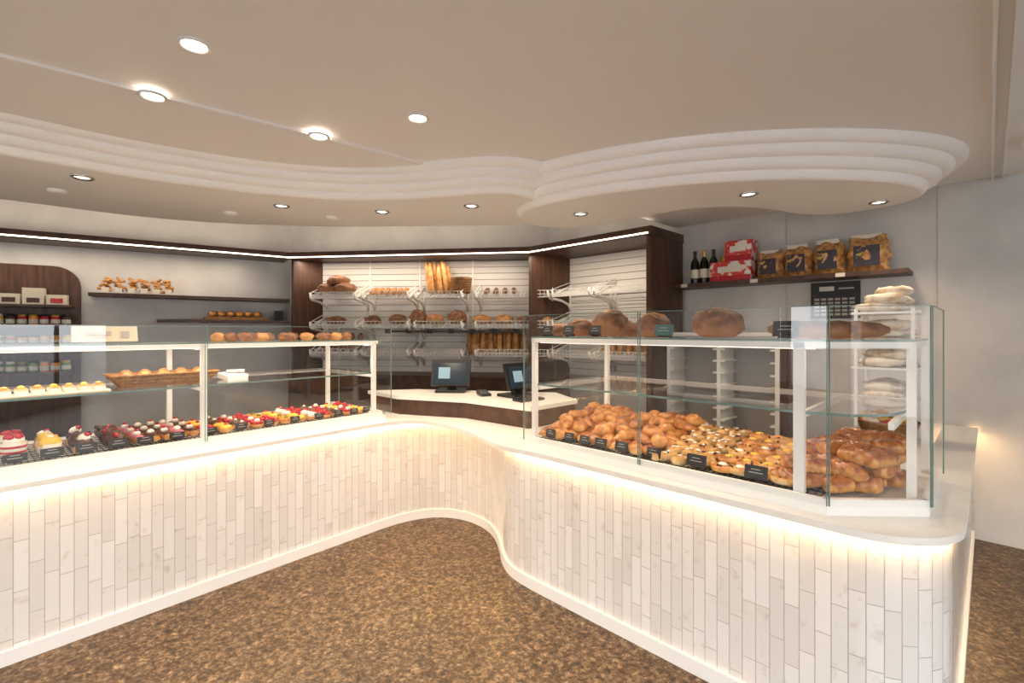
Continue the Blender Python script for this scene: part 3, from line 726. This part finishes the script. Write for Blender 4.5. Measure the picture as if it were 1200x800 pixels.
for i,(s,w,h) in enumerate([(1.27,.20,.22),(1.475,.20,.24),(1.685,.21,.25),(1.93,.26,.26)]):
    m=MB('biscuit_bag')
    N=12;vs=[];fs=[]
    for sd in (1,-1):
        for i2 in range(N+1):
            for j in range(N+1):
                uu=i2/N*2-1;vv=j/N
                th=.085*(max(0,1-abs(uu)**3))**.5*(math.sin(math.pi*min(1,vv*.90+.10))**.6)
                th*=1+.35*noise.noise(Vector((uu*3+s*7,vv*4,sd)))
                ww=w/2*(1-.12*vv**3+.05*math.sin(vv*9+s*5)+.05*math.sin(vv*17+uu))
                vs.append(WR(s+uu*ww,.135+sd*th,1.837+vv*h*(1+.05*math.sin(uu*4+s*9)*vv)))
    K=(N+1)**2
    for q in range(2):
        for i2 in range(N):
            for j in range(N):
                a=q*K+i2*(N+1)+j; fs.append((a,a+N+1,a+N+2,a+1) if q else (a,a+1,a+N+2,a+N+1))
    m.add(vs,fs,'bagbis',True)
    WR.box(m,s-w*.30,s+w*.30,.205,.222,1.837+h*.15,1.837+h*.72,'purple')
    WR.box(m,s-w*.40,s+w*.30,.125,.145,1.837+h*.96,1.837+h*1.08,'label')
    m.build()
m=MB('calendar_board'); s0=spos(2.43,3.889);s1=spos(2.664,3.656)
WR.box(m,s0,s1,.0,.012,1.50,1.79,'blackc')
for i in range(5):
    for j in range(6): WR.box(m,s0+.025+j*.047,s0+.06+j*.047,.012,.0135,1.525+i*.03,1.543+i*.03,'ltext')
WR.box(m,s0+.06,s0+.16,.012,.0135,1.72,1.755,'label'); WR.box(m,s0+.19,s0+.29,.012,.0135,1.73,1.742,'ltext'); m.build()
for i,s in enumerate((1.35,2.3)):
    m=MB('trim_%d'%(i+2)); WR.box(m,s,s+.003,0,.002,1.0,2.42,'ltext'); m.build()

m=MB('tiered_bread_stand'); cx,cy=2.25,2.86; A=Fr((cx,cy),(q2,q2),(-q2,q2))
for s in (-.17,.17):
    for t in (-.13,.13): A.box(m,s-.008,s+.008,t-.008,t+.008,TOP,1.53,'white')
for z in (.99,1.18,1.35,1.50): A.box(m,-.19,.19,-.15,.15,z,z+.012,'white')
m.build()
m=MB('floury_bread_pile')
for z,h in ((1.002,2),(1.192,2),(1.362,2),(1.512,3)):
    for k in range(h):
        for q in range(3):
            if z>1.5 and k==2 and q!=1: continue
            m.sph(A(-.11+q*.11+rnd(-.015,.015),rnd(-.03,.03),z+.028+k*.048),(.060,.115-.012*k,.033),'flour',A.ang+rnd(-.25,.25),jit=.35)
m.build()
m=MB('snack_bag_basket'); c=A(-.02,0,TOP)
m.lathe(c,[(.0001,.002),(.11,.002),(.15,.11),(.157,.112),(.15,.118),(.104,.02)],'wicker',22)
for k in range(30): m.sph((c[0]+rnd(-.10,.10),c[1]+rnd(-.10,.10),c[2]+.08+rnd(0,.08)),(.035,.028,.02),random.choice(['orng','berry','yel','cream','orng']),rnd(0,3),jit=.2,seg=8,ring=6)
m.build()

# ------------------------------------------------------------------ left wall goods
WL=Fr((-2.80,6.04),(-4.7/5.714,-3.25/5.714),(3.25/5.714,-4.7/5.714))
m=MB('wall_shelf_left'); WL.box(m,.05,1.90,0,.24,1.755,1.79,'woodh'); m.build(.002)
m=MB('wall_shelf_left'); WL.box(m,.05,1.35,0,.24,1.50,1.53,'woodh'); m.build(.002)
# small clear bags of toasts on the upper shelf
m=MB('toast_packet_row')
for i in range(6):
    for q in range(7):
        m.painchoc(WL(1.25+i*.105+rnd(-.03,.03),.13+rnd(-.03,.03),1.82+q*.020),.075,.020,WL.ang+rnd(-1,1),'bag',rnd(-.6,.6))
    WL.box(m,1.22+i*.105,1.28+i*.105,.18,.185,1.80,1.85,'label')
m.build()
m=MB('bread_basket_left')
for i in range(6): m.baguette(WL(.35+i*.09,.06,1.60),WL(.42+i*.09,.22,1.60),.035,'roll')
WL.box(m,.28,.92,.03,.235,1.53,1.565,'wicker'); WL.box(m,.10,.20,.1,.11,1.53,1.65,'blackc'); m.build()
cb=MB('wall_cabinet')
pts=[(1.98,0),(1.98,1.85)]+[(2.18-.20*math.cos(a*math.pi/12),1.85+.20*math.sin(a*math.pi/12)) for a in range(1,7)]+[(3.4,2.05),(3.4,0)]
n=len(pts); vs=[WL(s,.0,z) for s,z in pts]+[WL(s,.05,z) for s,z in pts]
cb.add(vs,[tuple(range(n)),tuple(reversed(range(n,2*n)))]+[(i,i+n,(i+1)%n+n,(i+1)%n) for i in range(n)],'wood')
for z in (1.63,1.43,1.23,.98): WL.box(cb,2.03,3.4,.05,.27,z,z+.025,'woodh')
cb.build()
m=MB('boxed_chocolate_row')
for i in range(7):
    WL.box(m,2.06+i*.165,2.21+i*.165,.10,.20,1.655,1.655+.10+.06*(i%2),'card'); WL.box(m,2.09+i*.165,2.18+i*.165,.20,.202,1.675,1.72,'berry' if i%3==0 else 'choc')
m.build()
m=MB('jam_jar_row')
for z in (1.455,1.255,1.005):
    for i in range(15):
        c=WL(2.07+i*.078,.16,z); m.lathe(c,[(.0001,0),(.034,0),(.035,.08),(.029,.09)],random.choice(['berry','yel','orng','green','choc']),12); m.lathe(c,[(.032,.088),(.032,.108),(.0001,.108)],random.choice(['gold','white','black']),12)
        m.lathe(c,[(.0355,.02),(.0355,.06)],'label',12)
m.build()

# ------------------------------------------------------------------ world, camera
w=bpy.data.worlds.new('World'); S.world=w; w.use_nodes=True
bg=w.node_tree.nodes['Background']; bg.inputs['Color'].default_value=(.92,.96,1,1); bg.inputs['Strength'].default_value=9
S.view_settings.view_transform='Standard'
cd=bpy.data.cameras.new('camera'); co=bpy.data.objects.new('camera',cd); S.collection.objects.link(co)
co.location=(0,0,1.4); co.rotation_euler=(math.radians(90),0,0); cd.sensor_width=36; cd.lens=16.8; cd.shift_y=-.01; cd.clip_start=.05
S.camera=co
